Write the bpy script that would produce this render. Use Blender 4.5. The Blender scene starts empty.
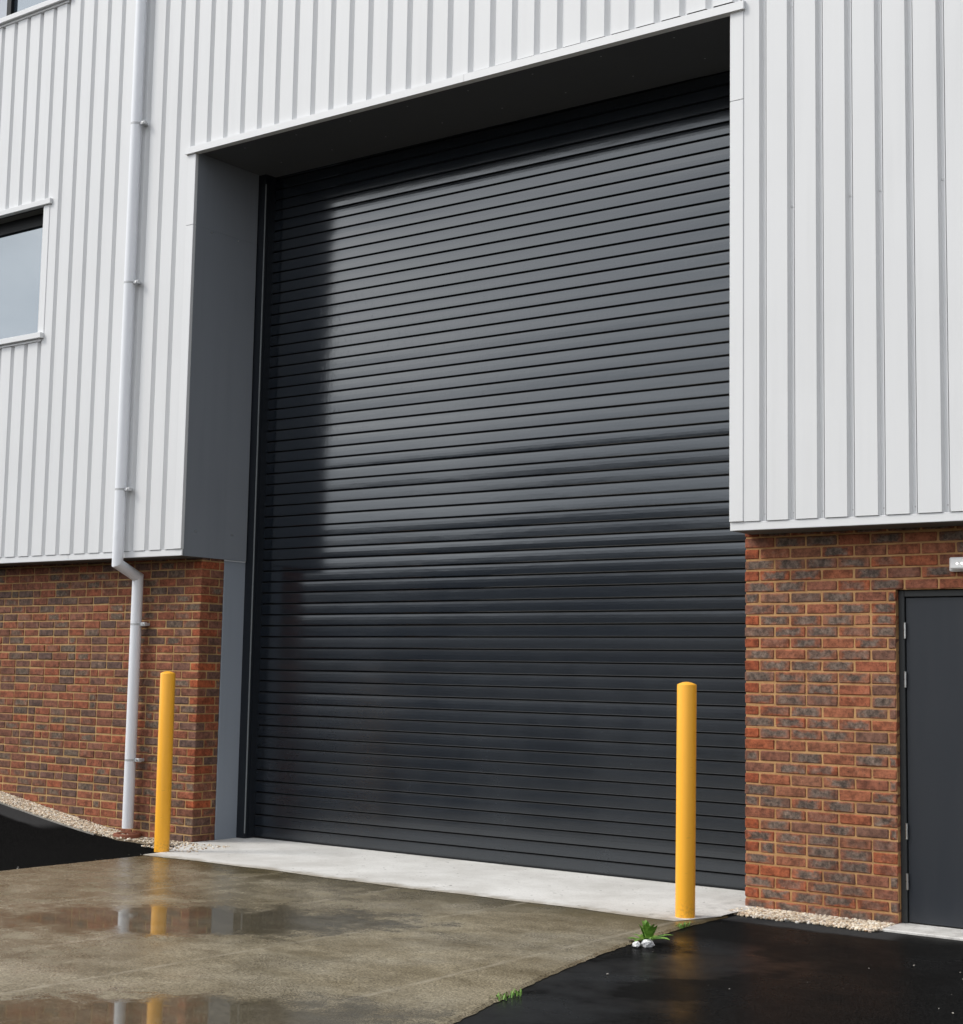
import bpy, bmesh, math, random
from mathutils import Vector, Matrix
random.seed(11)
S = bpy.context.scene
COL = S.collection
R = math.radians

# ------------------------------------------------------------------ helpers
def tag(o, label=None, cat=None, group=None, kind=None):
    if label: o['label'] = label
    if cat: o['category'] = cat
    if group: o['group'] = group
    if kind: o['kind'] = kind
    return o

def empty(name, loc=(0, 0, 0)):
    o = bpy.data.objects.new(name, None)
    o.location = loc
    o.empty_display_size = .2
    COL.objects.link(o)
    return o

class MB:
    """collects faces, links them as ONE mesh object"""
    def __init__(self):
        self.v, self.f, self.m, self.uv, self.sm = [], [], [], [], []
    def face(self, pts, m=0, uv=None, smooth=False):
        i = len(self.v)
        self.v += [tuple(p) for p in pts]
        self.f.append(tuple(range(i, i + len(pts))))
        self.m.append(m); self.uv.append(uv); self.sm.append(smooth)
    def mesh(self, vs, fs, m=0, smooth=False):
        i = len(self.v)
        self.v += [tuple(p) for p in vs]
        for f in fs:
            self.f.append(tuple(a + i for a in f)); self.m.append(m); self.uv.append(None); self.sm.append(smooth)
    def box(self, x0, x1, y0, y1, z0, z1, m=0):
        vs = [(x, y, z) for z in (z0, z1) for y in (y0, y1) for x in (x0, x1)]
        self.mesh(vs, [(0, 2, 3, 1), (4, 5, 7, 6), (0, 1, 5, 4), (2, 6, 7, 3), (0, 4, 6, 2), (1, 3, 7, 5)], m)
    def cbox(self, x0, x1, y0, y1, z0, z1, c=.004, m=0, jit=0, uvs=False):
        """box with chamfered edges: 24 verts, 26 faces"""
        lo, hi = (x0, y0, z0), (x1, y1, z1)
        if jit:
            J = {(a, b, d): tuple(random.uniform(-jit, jit) for _ in range(3)) for a in (0, 1) for b in (0, 1) for d in (0, 1)}
        idx = {}
        base = len(self.v)
        for sx in (0, 1):
            for sy in (0, 1):
                for sz in (0, 1):
                    s = (sx, sy, sz)
                    for ax in range(3):
                        p = [0, 0, 0]
                        for k in range(3):
                            e = hi[k] if s[k] else lo[k]
                            if k != ax: e += (-c if s[k] else c)
                            p[k] = e
                        if jit:
                            j = J[s]; p = [p[k] + j[k] for k in range(3)]
                        idx[(s, ax)] = len(self.v); self.v.append(tuple(p))
        def add(q):
            pts = [self.v[i] for i in q]
            n = (Vector(pts[1]) - Vector(pts[0])).cross(Vector(pts[2]) - Vector(pts[0]))
            ctr = sum((Vector(p) for p in pts), Vector()) / len(pts)
            if n.dot(ctr - Vector([(lo[k] + hi[k]) / 2 for k in range(3)])) < 0: q = tuple(reversed(q))
            uv = None
            if uvs:
                uv = []
                for i in q:
                    p = self.v[i]
                    if uvs == 'y': uv.append(((p[1] - y0) / (y1 - y0), (p[2] - z0) / (z1 - z0)))
                    else: uv.append(((p[0] - x0) / (x1 - x0), (p[2] - z0) / (z1 - z0)))
            self.f.append(tuple(q)); self.m.append(m); self.uv.append(uv); self.sm.append(False)
        for ax in range(3):
            o1, o2 = [k for k in range(3) if k != ax]
            for sd in (0, 1):
                q = []
                for a, b in ((0, 0), (1, 0), (1, 1), (0, 1)):
                    s = [0, 0, 0]; s[ax] = sd; s[o1] = a; s[o2] = b
                    q.append(idx[(tuple(s), ax)])
                add(tuple(q))
            for a in (0, 1):
                for b in (0, 1):
                    s0 = [0, 0, 0]; s0[o1] = a; s0[o2] = b
                    s1 = list(s0); s1[ax] = 1
                    s0, s1 = tuple(s0), tuple(s1)
                    add((idx[(s0, o1)], idx[(s1, o1)], idx[(s1, o2)], idx[(s0, o2)]))
        for sx in (0, 1):
            for sy in (0, 1):
                for sz in (0, 1):
                    s = (sx, sy, sz); add((idx[(s, 0)], idx[(s, 1)], idx[(s, 2)]))
    def tube(self, pts, r, n=28, m=0, caps=True, smooth=True):
        rings = []
        P = [Vector(p) for p in pts]
        for i, p in enumerate(P):
            if i == 0: t = P[1] - P[0]
            elif i == len(P) - 1: t = P[-1] - P[-2]
            else:
                a, b = (P[i] - P[i - 1]).normalized(), (P[i + 1] - P[i]).normalized()
                t = a + b
            t.normalize()
            up = Vector((1, 0, 0))
            u = (up - t * up.dot(t)).normalized(); w = t.cross(u)
            k = 1.0
            if 0 < i < len(P) - 1:
                a = (P[i] - P[i - 1]).normalized(); k = 1 / max(.5, a.dot(t))
            rr = r[i] if isinstance(r, (list, tuple)) else r
            # stretch only in the bend plane (the bends here lie in the YZ plane)
            rings.append([p + (u * math.cos(2 * math.pi * j / n) + w * k * math.sin(2 * math.pi * j / n)) * rr for j in range(n)])
        for i in range(len(rings) - 1):      # every straight its own ring pair: crisp mitres
            self.mesh(rings[i] + rings[i + 1], [(j, (j + 1) % n, (j + 1) % n + n, j + n) for j in range(n)], m, smooth)
        if caps:
            self.mesh(rings[0], [tuple(reversed(range(n)))], m)
            self.mesh(rings[-1], [tuple(range(n))], m)
    def lathe(self, prof, cx, cy, n=40, m=0, smooth=True):
        vs = [(cx + r * math.cos(2 * math.pi * j / n), cy + r * math.sin(2 * math.pi * j / n), z) for r, z in prof for j in range(n)]
        fs = [(i * n + j, i * n + (j + 1) % n, (i + 1) * n + (j + 1) % n, (i + 1) * n + j) for i in range(len(prof) - 1) for j in range(n)]
        self.mesh(vs, fs, m, smooth)
    def build(self, name, mats, parent=None, uvname=None, fix=True):
        me = bpy.data.meshes.new(name)
        me.from_pydata(self.v, [], self.f)
        mats = mats if isinstance(mats, (list, tuple)) else [mats]
        for mm in mats: me.materials.append(mm)
        me.polygons.foreach_set('material_index', self.m)
        me.polygons.foreach_set('use_smooth', self.sm)
        if any(u is not None for u in self.uv):
            L = me.uv_layers.new(name='UVMap'); flat = []
            for p, u in zip(self.f, self.uv):
                for k in range(len(p)): flat += list(u[k]) if u else [0.5, 0.5]
            L.data.foreach_set('uv', flat)
        me.update()
        if fix:
            bm = bmesh.new(); bm.from_mesh(me)
            bmesh.ops.recalc_face_normals(bm, faces=bm.faces); bm.to_mesh(me); bm.free()
        o = bpy.data.objects.new(name, me); COL.objects.link(o)
        if parent is not None:
            o.parent = parent
            o.matrix_parent_inverse = Matrix.Translation(-parent.location)
        return o

# ------------------------------------------------------------------ materials
def mat(name, col=(.5, .5, .5), rough=.5, spec=.5, metal=0, **kw):
    m = bpy.data.materials.new(name); m.use_nodes = True
    b = m.node_tree.nodes['Principled BSDF']
    b.inputs['Base Color'].default_value = (*col, 1)
    b.inputs['Roughness'].default_value = rough
    b.inputs['Specular IOR Level'].default_value = spec
    b.inputs['Metallic'].default_value = metal
    for k, v in kw.items(): b.inputs[k.replace('_', ' ')].default_value = v
    return m

class N:
    """tiny node helper"""
    def __init__(self, m):
        self.m = m; self.t = m.node_tree; self.b = self.t.nodes.get('Principled BSDF')
    def n(self, typ, **kw):
        x = self.t.nodes.new(typ)
        for k, v in kw.items():
            if k.startswith('i_'):
                key = k[2:].replace('_', ' ')
                x.inputs[int(key) if key.isdigit() else key].default_value = v
            else: setattr(x, k, v)
        return x
    def l(self, a, b): self.t.links.new(a, b)
    def coord(self, out='Object'): return self.n('ShaderNodeTexCoord').outputs[out]
    def mapping(self, src, scale=(1, 1, 1), loc=(0, 0, 0), rot=(0, 0, 0)):
        x = self.n('ShaderNodeMapping'); x.inputs['Scale'].default_value = scale; x.inputs['Location'].default_value = loc
        x.inputs['Rotation'].default_value = rot
        self.l(src, x.inputs['Vector']); return x.outputs[0]
    def noise(self, src, scale, detail=4, rough=.55, dist=0):
        x = self.n('ShaderNodeTexNoise'); x.inputs['Scale'].default_value = scale; x.inputs['Detail'].default_value = detail
        x.inputs['Roughness'].default_value = rough; x.inputs['Distortion'].default_value = dist
        if src is not None: self.l(src, x.inputs['Vector'])
        return x.outputs['Fac']
    def ramp(self, src, stops, interp='LINEAR'):
        x = self.n('ShaderNodeValToRGB'); cr = x.color_ramp; cr.interpolation = interp
        while len(cr.elements) < len(stops): cr.elements.new(.5)
        for e, (p, c) in zip(cr.elements, stops):
            e.position = p; e.color = (*c, 1) if isinstance(c, (tuple, list)) else (c, c, c, 1)
        self.l(src, x.inputs[0]); return x.outputs[0]
    def math(self, op, a, b=None, c=None, clamp=False):
        x = self.n('ShaderNodeMath', operation=op, use_clamp=clamp)
        for i, v in enumerate((a, b, c)):
            if v is None: continue
            if isinstance(v, (int, float)): x.inputs[i].default_value = v
            else: self.l(v, x.inputs[i])
        return x.outputs[0]
    def mix(self, fac, a, b, blend='MIX'):
        x = self.n('ShaderNodeMix', data_type='RGBA', blend_type=blend)
        for sock, v in ((x.inputs[0], fac), (x.inputs[6], a), (x.inputs[7], b)):
            if isinstance(v, (int, float)): sock.default_value = v
            elif isinstance(v, (tuple, list)): sock.default_value = (*v, 1)
            else: self.l(v, sock)
        return x.outputs[2]
    def maprange(self, v, a, b, c=0, d=1, smooth=True):
        x = self.n('ShaderNodeMapRange', interpolation_type='SMOOTHSTEP' if smooth else 'LINEAR')
        self.l(v, x.inputs[0])
        for i, q in enumerate((a, b, c, d)): x.inputs[i + 1].default_value = q
        return x.outputs[0]
    def bump(self, h, strength=.2, dist=.01):
        x = self.n('ShaderNodeBump'); x.inputs['Strength'].default_value = strength; x.inputs['Distance'].default_value = dist
        self.l(h, x.inputs['Height']); self.l(x.outputs[0], self.b.inputs['Normal']); return x.outputs[0]
    def set(self, name, v): self.l(v, self.b.inputs[name])

def sheet_paint(name, col, rough=.42, spec=.4, wav=.12, dirt=.06):
    """coated steel: very slight waviness, faint streaks"""
    m = mat(name, col, rough, spec); k = N(m); c = k.coord()
    st = k.noise(k.mapping(c, (9, 9, .5)), 1.0, 5, .6)
    big = k.noise(c, .7, 3)
    f = k.math('MULTIPLY', k.math('ADD', k.maprange(st, .45, .8), k.maprange(big, .4, .8)), dirt)
    k.set('Base Color', k.mix(f, col, tuple(x * .55 for x in col)))
    k.set('Roughness', k.math('ADD', k.math('MULTIPLY', big, .16), rough - .08))
    k.bump(k.noise(k.mapping(c, (2.2, 2.2, .8)), 1.0, 2), wav, .004)
    return m

M = {}
M['white_clad'] = sheet_paint('white_cladding_coat', (.715, .722, .730), .40, .4, .12, .10)
M['white_trim'] = sheet_paint('white_trim_coat', (.735, .742, .75), .40, .4, .06, .07)
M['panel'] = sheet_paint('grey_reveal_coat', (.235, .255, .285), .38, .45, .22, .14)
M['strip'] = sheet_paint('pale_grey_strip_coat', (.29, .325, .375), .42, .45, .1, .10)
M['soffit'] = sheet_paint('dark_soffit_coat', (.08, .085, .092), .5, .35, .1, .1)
M['under'] = mat('grey_closure', (.10, .098, .09), .6, .3)
M['black'] = mat('black_channel', (.010, .013, .018), .4, .4)
M['silver'] = mat('bare_aluminium', (.62, .64, .66), .38, .5, 1.0)
M['edge_seal'] = mat('grey_seal', (.22, .24, .25), .5, .5)
M['steel'] = mat('stainless', (.66, .66, .64), .3, .5, 1.0)
M['screw'] = mat('dull_fixing', (.5, .5, .5), .45, .5, .6)
M['frame_black'] = mat('black_frame_coat', (.008, .009, .010), .45, .2)
M['blind'] = mat('grey_window_panel', (.42, .45, .50), .5, .4)

def m_slat():
    m = mat('anthracite_slat_coat', (.0155, .0175, .0205), .25, .5); k = N(m); c = k.coord()
    # per-slat tone, weather streaks and dried rain spotting in the coat
    sp = k.n('ShaderNodeSeparateXYZ'); k.l(c, sp.inputs[0])
    row = k.math('FLOOR', k.math('DIVIDE', sp.outputs[2], .0995))
    wn = k.n('ShaderNodeTexWhiteNoise', noise_dimensions='1D'); k.l(row, wn.inputs['W'])
    spots = k.noise(k.mapping(c, (1, 1, .55)), 26, 6, .7)
    big = k.noise(k.mapping(c, (.8, 1, .5)), 1.4, 4, .6)
    zone = k.math('MULTIPLY', k.maprange(sp.outputs[2], 2.9, 3.9), k.maprange(sp.outputs[2], 5.2, 4.6))
    sf = k.math('MULTIPLY', k.maprange(spots, .52, .68), zone)
    base = k.mix(wn.outputs['Value'], (.0080, .0115, .0175), (.0105, .0135, .0185))
    base = k.mix(k.math('MULTIPLY', sf, .15), base, (.075, .077, .080))
    k.set('Base Color', base)
    fine = k.noise(k.mapping(c, (1.5, 1, 60)), 1.0, 3)
    r = k.math('ADD', k.math('MULTIPLY', big, .09), .075)
    r = k.math('ADD', r, k.math('MULTIPLY', sf, .10))
    r = k.math('ADD', r, k.math('MULTIPLY', fine, .04))
    # road dust and splash dull the lower slats
    low = k.math('MULTIPLY', k.maprange(sp.outputs[2], 2.5, 1.1), k.maprange(k.noise(k.mapping(c, (1.2, 1, .8)), 1.5, 5, .65), .25, .6, .6, 1))
    r = k.math('ADD', r, k.math('MULTIPLY', low, .13))
    k.set('Roughness', r)
    k.b.inputs['IOR'].default_value = 1.86
    k.b.inputs['Specular Tint'].default_value = (.93, .97, 1, 1)
    k.bump(k.math('ADD', k.noise(k.mapping(c, (1.3, 1, 6)), 1.0, 3), k.math('ADD', k.math('MULTIPLY', k.noise(k.mapping(c, (5, 1, 9)), 1.0, 3), .25), k.math('MULTIPLY', k.math('MULTIPLY', k.noise(k.mapping(c, (34, 1, 13)), 1.0, 4, .6), zone), .34))), .27, .0035)
    return m
M['slat'] = m_slat()
M['groove'] = mat('slat_joint', (.004, .0045, .005), .7, .1)
M['slat_edge'] = mat('slat_edge_coat', (.017, .018, .02), .6, .12)

def m_brick(name, stops, core, corew):
    m = mat(name, (.2, .1, .05), .82, .22); k = N(m)
    geo = k.n('ShaderNodeNewGeometry'); rnd = geo.outputs['Random Per Island']
    c = k.coord(); uv = k.coord('UV')
    wn = k.n('ShaderNodeTexWhiteNoise', noise_dimensions='1D'); k.l(k.math('MULTIPLY', rnd, 371.7), wn.inputs['W'])
    body = k.ramp(rnd, stops)
    s = k.n('ShaderNodeSeparateXYZ'); k.l(uv, s.inputs[0])
    # fired darker core with ragged outline, red arrises
    du = k.math('ABSOLUTE', k.math('SUBTRACT', s.outputs[0], .5)); dv = k.math('ABSOLUTE', k.math('SUBTRACT', s.outputs[1], .5))
    edge = k.math('MAXIMUM', k.math('MULTIPLY', du, 1.06), dv)
    off = k.n('ShaderNodeCombineXYZ'); k.l(k.math('MULTIPLY', rnd, 53.0), off.inputs[0]); k.l(k.math('MULTIPLY', rnd, 17.0), off.inputs[2])
    vadd = k.n('ShaderNodeVectorMath', operation='ADD'); k.l(c, vadd.inputs[0]); k.l(off.outputs[0], vadd.inputs[1])
    n1 = k.noise(vadd.outputs[0], 14, 5, .65)
    e2 = k.math('ADD', edge, k.math('MULTIPLY', k.math('SUBTRACT', n1, .5), 1.1))
    cm = k.maprange(e2, .56, .20)
    amt = k.math('MULTIPLY', cm, k.maprange(wn.outputs['Value'], 1 - corew, 1 - corew + .35))
    n2 = k.noise(vadd.outputs[0], 42, 5, .7)
    corec = k.mix(k.maprange(n2, .35, .65), core, tuple(x * 2.1 for x in core))
    col = k.mix(amt, body, corec)
    # black spots and pale bloom
    n3 = k.noise(vadd.outputs[0], 75, 3, .6)
    col = k.mix(k.math('MULTIPLY', k.maprange(n3, .63, .70), .75), col, (.018, .016, .016))
    n4 = k.noise(vadd.outputs[0], 9, 4, .7)
    col = k.mix(k.math('MULTIPLY', k.maprange(n4, .57, .78), .30), col, (.33, .24, .18))
    k.set('Base Color', col)
    n5 = k.noise(vadd.outputs[0], 20, 6, .75)
    col = k.mix(.85, col, k.mix(k.maprange(n5, .3, .7), (.56, .53, .52), (2.0, 1.85, 1.72)), 'MULTIPLY')
    k.set('Base Color', col)
    h = k.math('ADD', k.math('MULTIPLY', n2, .6), k.math('ADD', k.math('MULTIPLY', n3, .4), k.math('MULTIPLY', n5, 1.0)))
    k.bump(h, .8, .007)
    return m
M['brick_red'] = m_brick('red_multi_brick', [(0, (.125, .058, .040)), (.2, (.175, .066, .040)), (.4, (.21, .070, .038)), (.55, (.17, .078, .054)), (.68, (.105, .062, .050)), (.79, (.088, .058, .050)), (.9, (.18, .068, .041)), (1, (.225, .072, .038))], (.070, .054, .042), .42)
M['brick_dark'] = m_brick('dark_multi_brick', [(0, (.185, .082, .050)), (.25, (.24, .085, .045)), (.42, (.20, .095, .060)), (.55, (.26, .078, .036)), (.68, (.19, .080, .052)), (.85, (.135, .075, .056)), (1, (.26, .075, .036))], (.074, .058, .049), .84)
M['brick_head'] = m_brick('red_header_brick', [(0, (.25, .066, .030)), (.5, (.21, .060, .030)), (1, (.27, .074, .032))], (.09, .045, .03), .12)
def m_mortar(name, a, b):
    m = mat(name, a, .95, .1); k = N(m); c = k.coord()
    k.set('Base Color', k.mix(k.maprange(k.noise(c, 6, 6, .75), .32, .68), a, b)); k.bump(k.noise(c, 90, 5), .8, .006)
    return m
M['mortar_l'] = m_mortar('sandy_mortar', (.50, .33, .155), (.33, .20, .09))
M['mortar_r'] = m_mortar('orange_mortar', (.53, .315, .145), (.37, .20, .09))

def m_glass():
    m = mat('window_glass', (.05, .065, .08), .02, .5); k = N(m)
    k.b.inputs['IOR'].default_value = 3.1
    k.b.inputs['Specular Tint'].default_value = (.88, .95, 1, 1)
    k.bump(k.noise(k.coord(), .8, 1), .02, .01)
    return m
M['glass'] = m_glass()

def m_yellow():
    m = mat('yellow_bollard_sleeve', (.98, .465, .034), .36, .45); k = N(m); c = k.coord()
    n = k.noise(k.mapping(c, (1, 1, .5)), 7, 5, .6)
    col = k.mix(k.math('MULTIPLY', k.maprange(n, .5, .8), .22), (.98, .465, .034), (.92, .41, .028))
    s = k.n('ShaderNodeSeparateXYZ'); k.l(k.coord(), s.inputs[0])
    splash = k.math('MULTIPLY', k.maprange(s.outputs[2], .16, .0), k.maprange(k.noise(c, 60, 4, .7), .42, .62))
    col = k.mix(k.math('MULTIPLY', splash, .3), col, (.16, .115, .06))
    scuff = k.maprange(k.noise(k.mapping(c, (14, 14, 90)), 1, 2, .5), .71, .76)
    col = k.mix(k.math('MULTIPLY', scuff, .4), col, (.45, .25, .05))
    k.set('Base Color', col)
    k.bump(k.noise(c, 30, 2), .04, .002); return m
M['yellow'] = m_yellow()
M['pipe'] = sheet_paint('pale_grey_pipe_coat', (.80, .82, .86), .38, .45, .03, .06)
M['galv'] = mat('galvanised', (.50, .51, .52), .5, .4, .3)
M['lamp_body'] = mat('white_lamp_plastic', (.82, .82, .81), .4, .5)
M['lens'] = mat('white_lamp_lens', (.88, .88, .87), .15, .5)
M['led'] = mat('lamp_led', (.9, .9, .86), .3, .5)
M['led'].node_tree.nodes['Principled BSDF'].inputs['Emission Color'].default_value = (1, .98, .9, 1)
M['led'].node_tree.nodes['Principled BSDF'].inputs['Emission Strength'].default_value = 2.0

def m_door():
    m = mat('grey_door_coat', (.021, .025, .032), .38, .5); k = N(m); c = k.coord()
    n = k.noise(k.mapping(c, (6, 6, .8)), 1, 5, .65)
    k.set('Base Color', k.mix(k.maprange(n, .4, .8, 0, .5), (.021, .025, .032), (.026, .029, .035)))
    k.set('Roughness', k.math('ADD', k.math('MULTIPLY', n, .2), .25))
    k.bump(k.noise(k.mapping(c, (1.5, 1.5, .9)), 1, 2), .12, .006); return m
M['door'] = m_door()
M['doorframe'] = mat('door_frame_coat', (.032, .035, .036), .42, .45)

def m_concrete():
    m = mat('wet_brown_concrete', (.2, .17, .12), .5, .5); k = N(m); c = k.coord('Object')
    s = k.n('ShaderNodeSeparateXYZ'); k.l(c, s.inputs[0]); X, Y = s.outputs[0], s.outputs[1]
    big = k.noise(c, .9, 6, .62); mid = k.noise(c, 4.5, 6, .65); fine = k.noise(c, 70, 5, .75)
    # brushed finish: fine lines across the slab
    br = k.noise(k.mapping(c, (6, 90, 1)), 1, 4, .6)
    col = k.mix(k.maprange(big, .3, .7), (.160, .136, .090), (.275, .244, .182))
    col = k.mix(k.math('MULTIPLY', k.maprange(mid, .45, .75), .5), col, (.115, .096, .060))
    col = k.mix(k.math('MULTIPLY', k.maprange(fine, .5, .75), .55), col, (.30, .265, .205))
    col = k.mix(k.math('MULTIPLY', k.maprange(fine, .46, .30), .55), col, (.055, .045, .030))
    agg = k.noise(c, 85, 5, .85)
    col = k.mix(1.0, col, k.mix(k.maprange(agg, .36, .64), (.32, .30, .27), (1.75, 1.75, 1.75)), 'MULTIPLY')
    pit = k.n('ShaderNodeTexVoronoi'); pit.inputs['Scale'].default_value = 46; k.l(c, pit.inputs['Vector'])
    sel = k.math('MULTIPLY', k.maprange(pit.outputs['Distance'], .22, .12), k.maprange(k.noise(c, 7, 4, .7), .48, .62))
    col = k.mix(k.math('MULTIPLY', sel, .8), col, (.035, .028, .02))
    lay = k.noise(k.mapping(c, (1, 1.5, 1)), 1.6, 8, .72)
    col = k.mix(.9, col, k.mix(k.maprange(lay, .3, .7), (.62, .58, .50), (1.3, 1.3, 1.3)), 'MULTIPLY')
    # algae and silt held along the foot of the pale apron
    yy = k.math('ADD', Y, k.math('MULTIPLY', k.math('SUBTRACT', mid, .5), .55))
    alg = k.math('MULTIPLY', k.maprange(yy, -1.15, -.66), k.maprange(big, .2, .6, .6, 1))
    col = k.mix(k.math('MULTIPLY', alg, .8), col, (.072, .055, .020))
    # saw-cut joints with pale fill, every bay
    jn = None
    wob = k.math('MULTIPLY', k.math('SUBTRACT', k.noise(c, 3.0, 4), .5), .05)
    for jx, sl in ((1.07, 0), (2.29, .03), (3.23, -.03), (4.44, .01)):
        d = k.math('ABSOLUTE', k.math('ADD', k.math('SUBTRACT', X, jx), k.math('ADD', wob, k.math('MULTIPLY', k.math('ADD', Y, 2.5), sl))))
        f = k.maprange(d, .030, .004)
        jn = f if jn is None else k.math('MAXIMUM', jn, f)
    jn = k.math('MULTIPLY', jn, k.maprange(k.noise(c, 3.3, 5, .7), .35, .62, .1, 1))
    # puddles: hollows of the slab, water stands in them
    pud = None
    pn = k.math('MULTIPLY', k.math('SUBTRACT', k.noise(c, 3.4, 8, .70), .5), 2.6)
    for (px, py, rx, ry, a) in ((2.22, -2.62, 1.15, .50, .63), (4.15, -4.45, 1.0, .42, .63)):
        mp = k.mapping(c, (1, 1, 1), (-px, -py, 0))
        mp = k.mapping(mp, (1 / rx, 1 / ry, 0), (0, 0, 0), (0, 0, 0)) if a == 0 else k.mapping(k.mapping(mp, (1, 1, 1), (0, 0, 0), (0, 0, -a)), (1 / rx, 1 / ry, 0))
        ln = k.n('ShaderNodeVectorMath', operation='LENGTH'); k.l(mp, ln.inputs[0])
        f = k.math('ADD', ln.outputs['Value'], pn)
        f = k.maprange(f, 1.35, .70)
        pud = f if pud is None else k.math('MAXIMUM', pud, f)
    damp = k.math('MAXIMUM', k.math('MULTIPLY', k.math('MULTIPLY', k.maprange(X, 4.2, 2.0), k.maprange(Y, -6, -4.6)), k.maprange(mid, .30, .55, .35, 1)), k.maprange(k.math('ADD', big, k.math('MULTIPLY', pud, .35)), .40, .66))
    col = k.mix(k.math('MULTIPLY', damp, .35), col, k.mix(.5, col, (.04, .033, .022)))
    col = k.mix(k.math('MULTIPLY', pud, .62), col, (.042, .036, .024))
    jn = k.math('MULTIPLY', jn, k.math('SUBTRACT', 1, pud))
    col = k.mix(k.math('MULTIPLY', jn, .5), col, (.34, .30, .23))
    k.set('Base Color', col)
    r = k.math('SUBTRACT', .52, k.math('MULTIPLY', damp, .30))
    r = k.math('ADD', r, k.math('MULTIPLY', k.math('SUBTRACT', fine, .5), .25))
    rr = k.n('ShaderNodeMix', data_type='FLOAT'); k.l(pud, rr.inputs[0]); k.l(r, rr.inputs[2]); rr.inputs[3].default_value = .045
    k.set('Roughness', rr.outputs[0])
    k.set('Specular IOR Level', k.math('ADD', .16, k.math('ADD', k.math('MULTIPLY', damp, .16), k.math('MULTIPLY', pud, .2))))
    h = k.math('ADD', k.math('MULTIPLY', fine, .6), k.math('MULTIPLY', br, .12))
    h = k.math('ADD', h, k.math('MULTIPLY', jn, .6))
    bm_ = k.n('ShaderNodeBump'); bm_.inputs['Distance'].default_value = .004
    k.l(h, bm_.inputs['Height']); k.l(k.math('SUBTRACT', .55, k.math('MULTIPLY', pud, .545)), bm_.inputs['Strength'])
    k.l(bm_.outputs[0], k.b.inputs['Normal'])
    return m
M['concrete'] = m_concrete()

def m_apron():
    m = mat('pale_new_concrete', (.6, .58, .54), .8, .3); k = N(m); c = k.coord()
    s = k.n('ShaderNodeSeparateXYZ'); k.l(c, s.inputs[0]); X, Y = s.outputs[0], s.outputs[1]
    big = k.noise(c, 1.6, 6, .65); fine = k.noise(c, 55, 5, .7)
    col = k.mix(k.maprange(big, .3, .72), (.70, .69, .665), (.53, .515, .485))
    yy = k.math('ADD', Y, k.math('MULTIPLY', k.math('SUBTRACT', k.noise(c, 5, 5, .7), .5), .30))
    col = k.mix(k.math('MULTIPLY', k.maprange(yy, -.46, -.66), .75), col, (.17, .13, .07))
    col = k.mix(k.math('MULTIPLY', k.maprange(fine, .54, .68), .5), col, (.33, .31, .28))
    pits = k.maprange(k.noise(c, 24, 2, .4), .72, .76)
    col = k.mix(k.math('MULTIPLY', pits, .8), col, (.10, .09, .08))
    right = k.math('MULTIPLY', k.maprange(X, 3.9, 4.5), k.maprange(k.noise(c, 9, 5, .75), .42, .62))
    col = k.mix(k.math('MULTIPLY', right, .35), col, (.20, .19, .18))
    k.set('Base Color', col); k.bump(k.math('ADD', fine, k.noise(c, 14, 4)), .35, .004); return m
M['apron'] = m_apron()

def m_asphalt():
    m = mat('wet_new_asphalt', (.012, .012, .012), .4, .5); k = N(m); c = k.coord()
    s = k.n('ShaderNodeSeparateXYZ'); k.l(c, s.inputs[0]); X, Y = s.outputs[0], s.outputs[1]
    fine = k.noise(c, 130, 4, .75); vor = k.n('ShaderNodeTexVoronoi'); vor.inputs['Scale'].default_value = 95; k.l(c, vor.inputs['Vector'])
    mid = k.noise(c, 1.8, 5, .6)
    col = k.mix(k.maprange(vor.outputs['Distance'], .15, .75), (.0022, .0022, .0023), (.0115, .0113, .0110))
    # drained, dry margin beside the gravel
    yy = k.math('ADD', Y, k.math('MULTIPLY', k.math('SUBTRACT', k.noise(c, 1.3, 3), .5), .28))
    dr = k.math('MULTIPLY', k.maprange(yy, -.30, -.23), k.math('MULTIPLY', k.maprange(X, 5.75, 5.6), k.maprange(X, 3.8, 4.2)))
    dl = k.math('MULTIPLY', k.maprange(k.math('ADD', yy, k.math('MULTIPLY', X, .19)), -.86, -.80), k.maprange(X, -1.9, -2.15))
    dl = k.math('MULTIPLY', k.maprange(yy, -.34, -.26), k.maprange(X, -2.1, -2.4))
    dry = k.math('MULTIPLY', k.math('MAXIMUM', dr, dl), k.maprange(Y, .2, .1))
    col = k.mix(k.math('MULTIPLY', dry, .9), col, k.mix(k.maprange(fine, .3, .7), (.034, .034, .035), (.060, .060, .060)))
    k.set('Base Color', col)
    r = k.math('ADD', k.maprange(mid, .35, .65, .26, .40), k.math('MULTIPLY', dry, .45))
    k.set('Roughness', r)
    k.set('Specular IOR Level', k.math('ADD', k.maprange(X, 3.0, 4.0, 0.0, .004), k.math('MULTIPLY', k.math('MULTIPLY', k.maprange(k.noise(c, 1.1, 4, .6), 0.46, .62), k.math('MULTIPLY', k.maprange(Y, -.9, -1.7), k.math('MULTIPLY', k.maprange(X, 4.2, 4.6, 0.0, .17), k.maprange(X, 5.9, 5.1)))), k.math('SUBTRACT', 1, dry))))
    h = k.math('ADD', vor.outputs['Distance'], fine)
    bm_ = k.n('ShaderNodeBump'); bm_.inputs['Distance'].default_value = .004; bm_.inputs['Strength'].default_value = .12
    k.l(h, bm_.inputs['Height']); k.l(bm_.outputs[0], k.b.inputs['Normal'])
    return m
M['asphalt'] = m_asphalt()
def m_soil():
    m = mat('damp_bed', (.09, .065, .04), .9, .2); k = N(m); c = k.coord()
    k.set('Base Color', k.mix(k.noise(c, 30, 5, .7), (.12, .09, .055), (.30, .25, .18))); k.bump(k.noise(c, 60, 4), .8, .01); return m
M['soil'] = m_soil()
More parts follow.
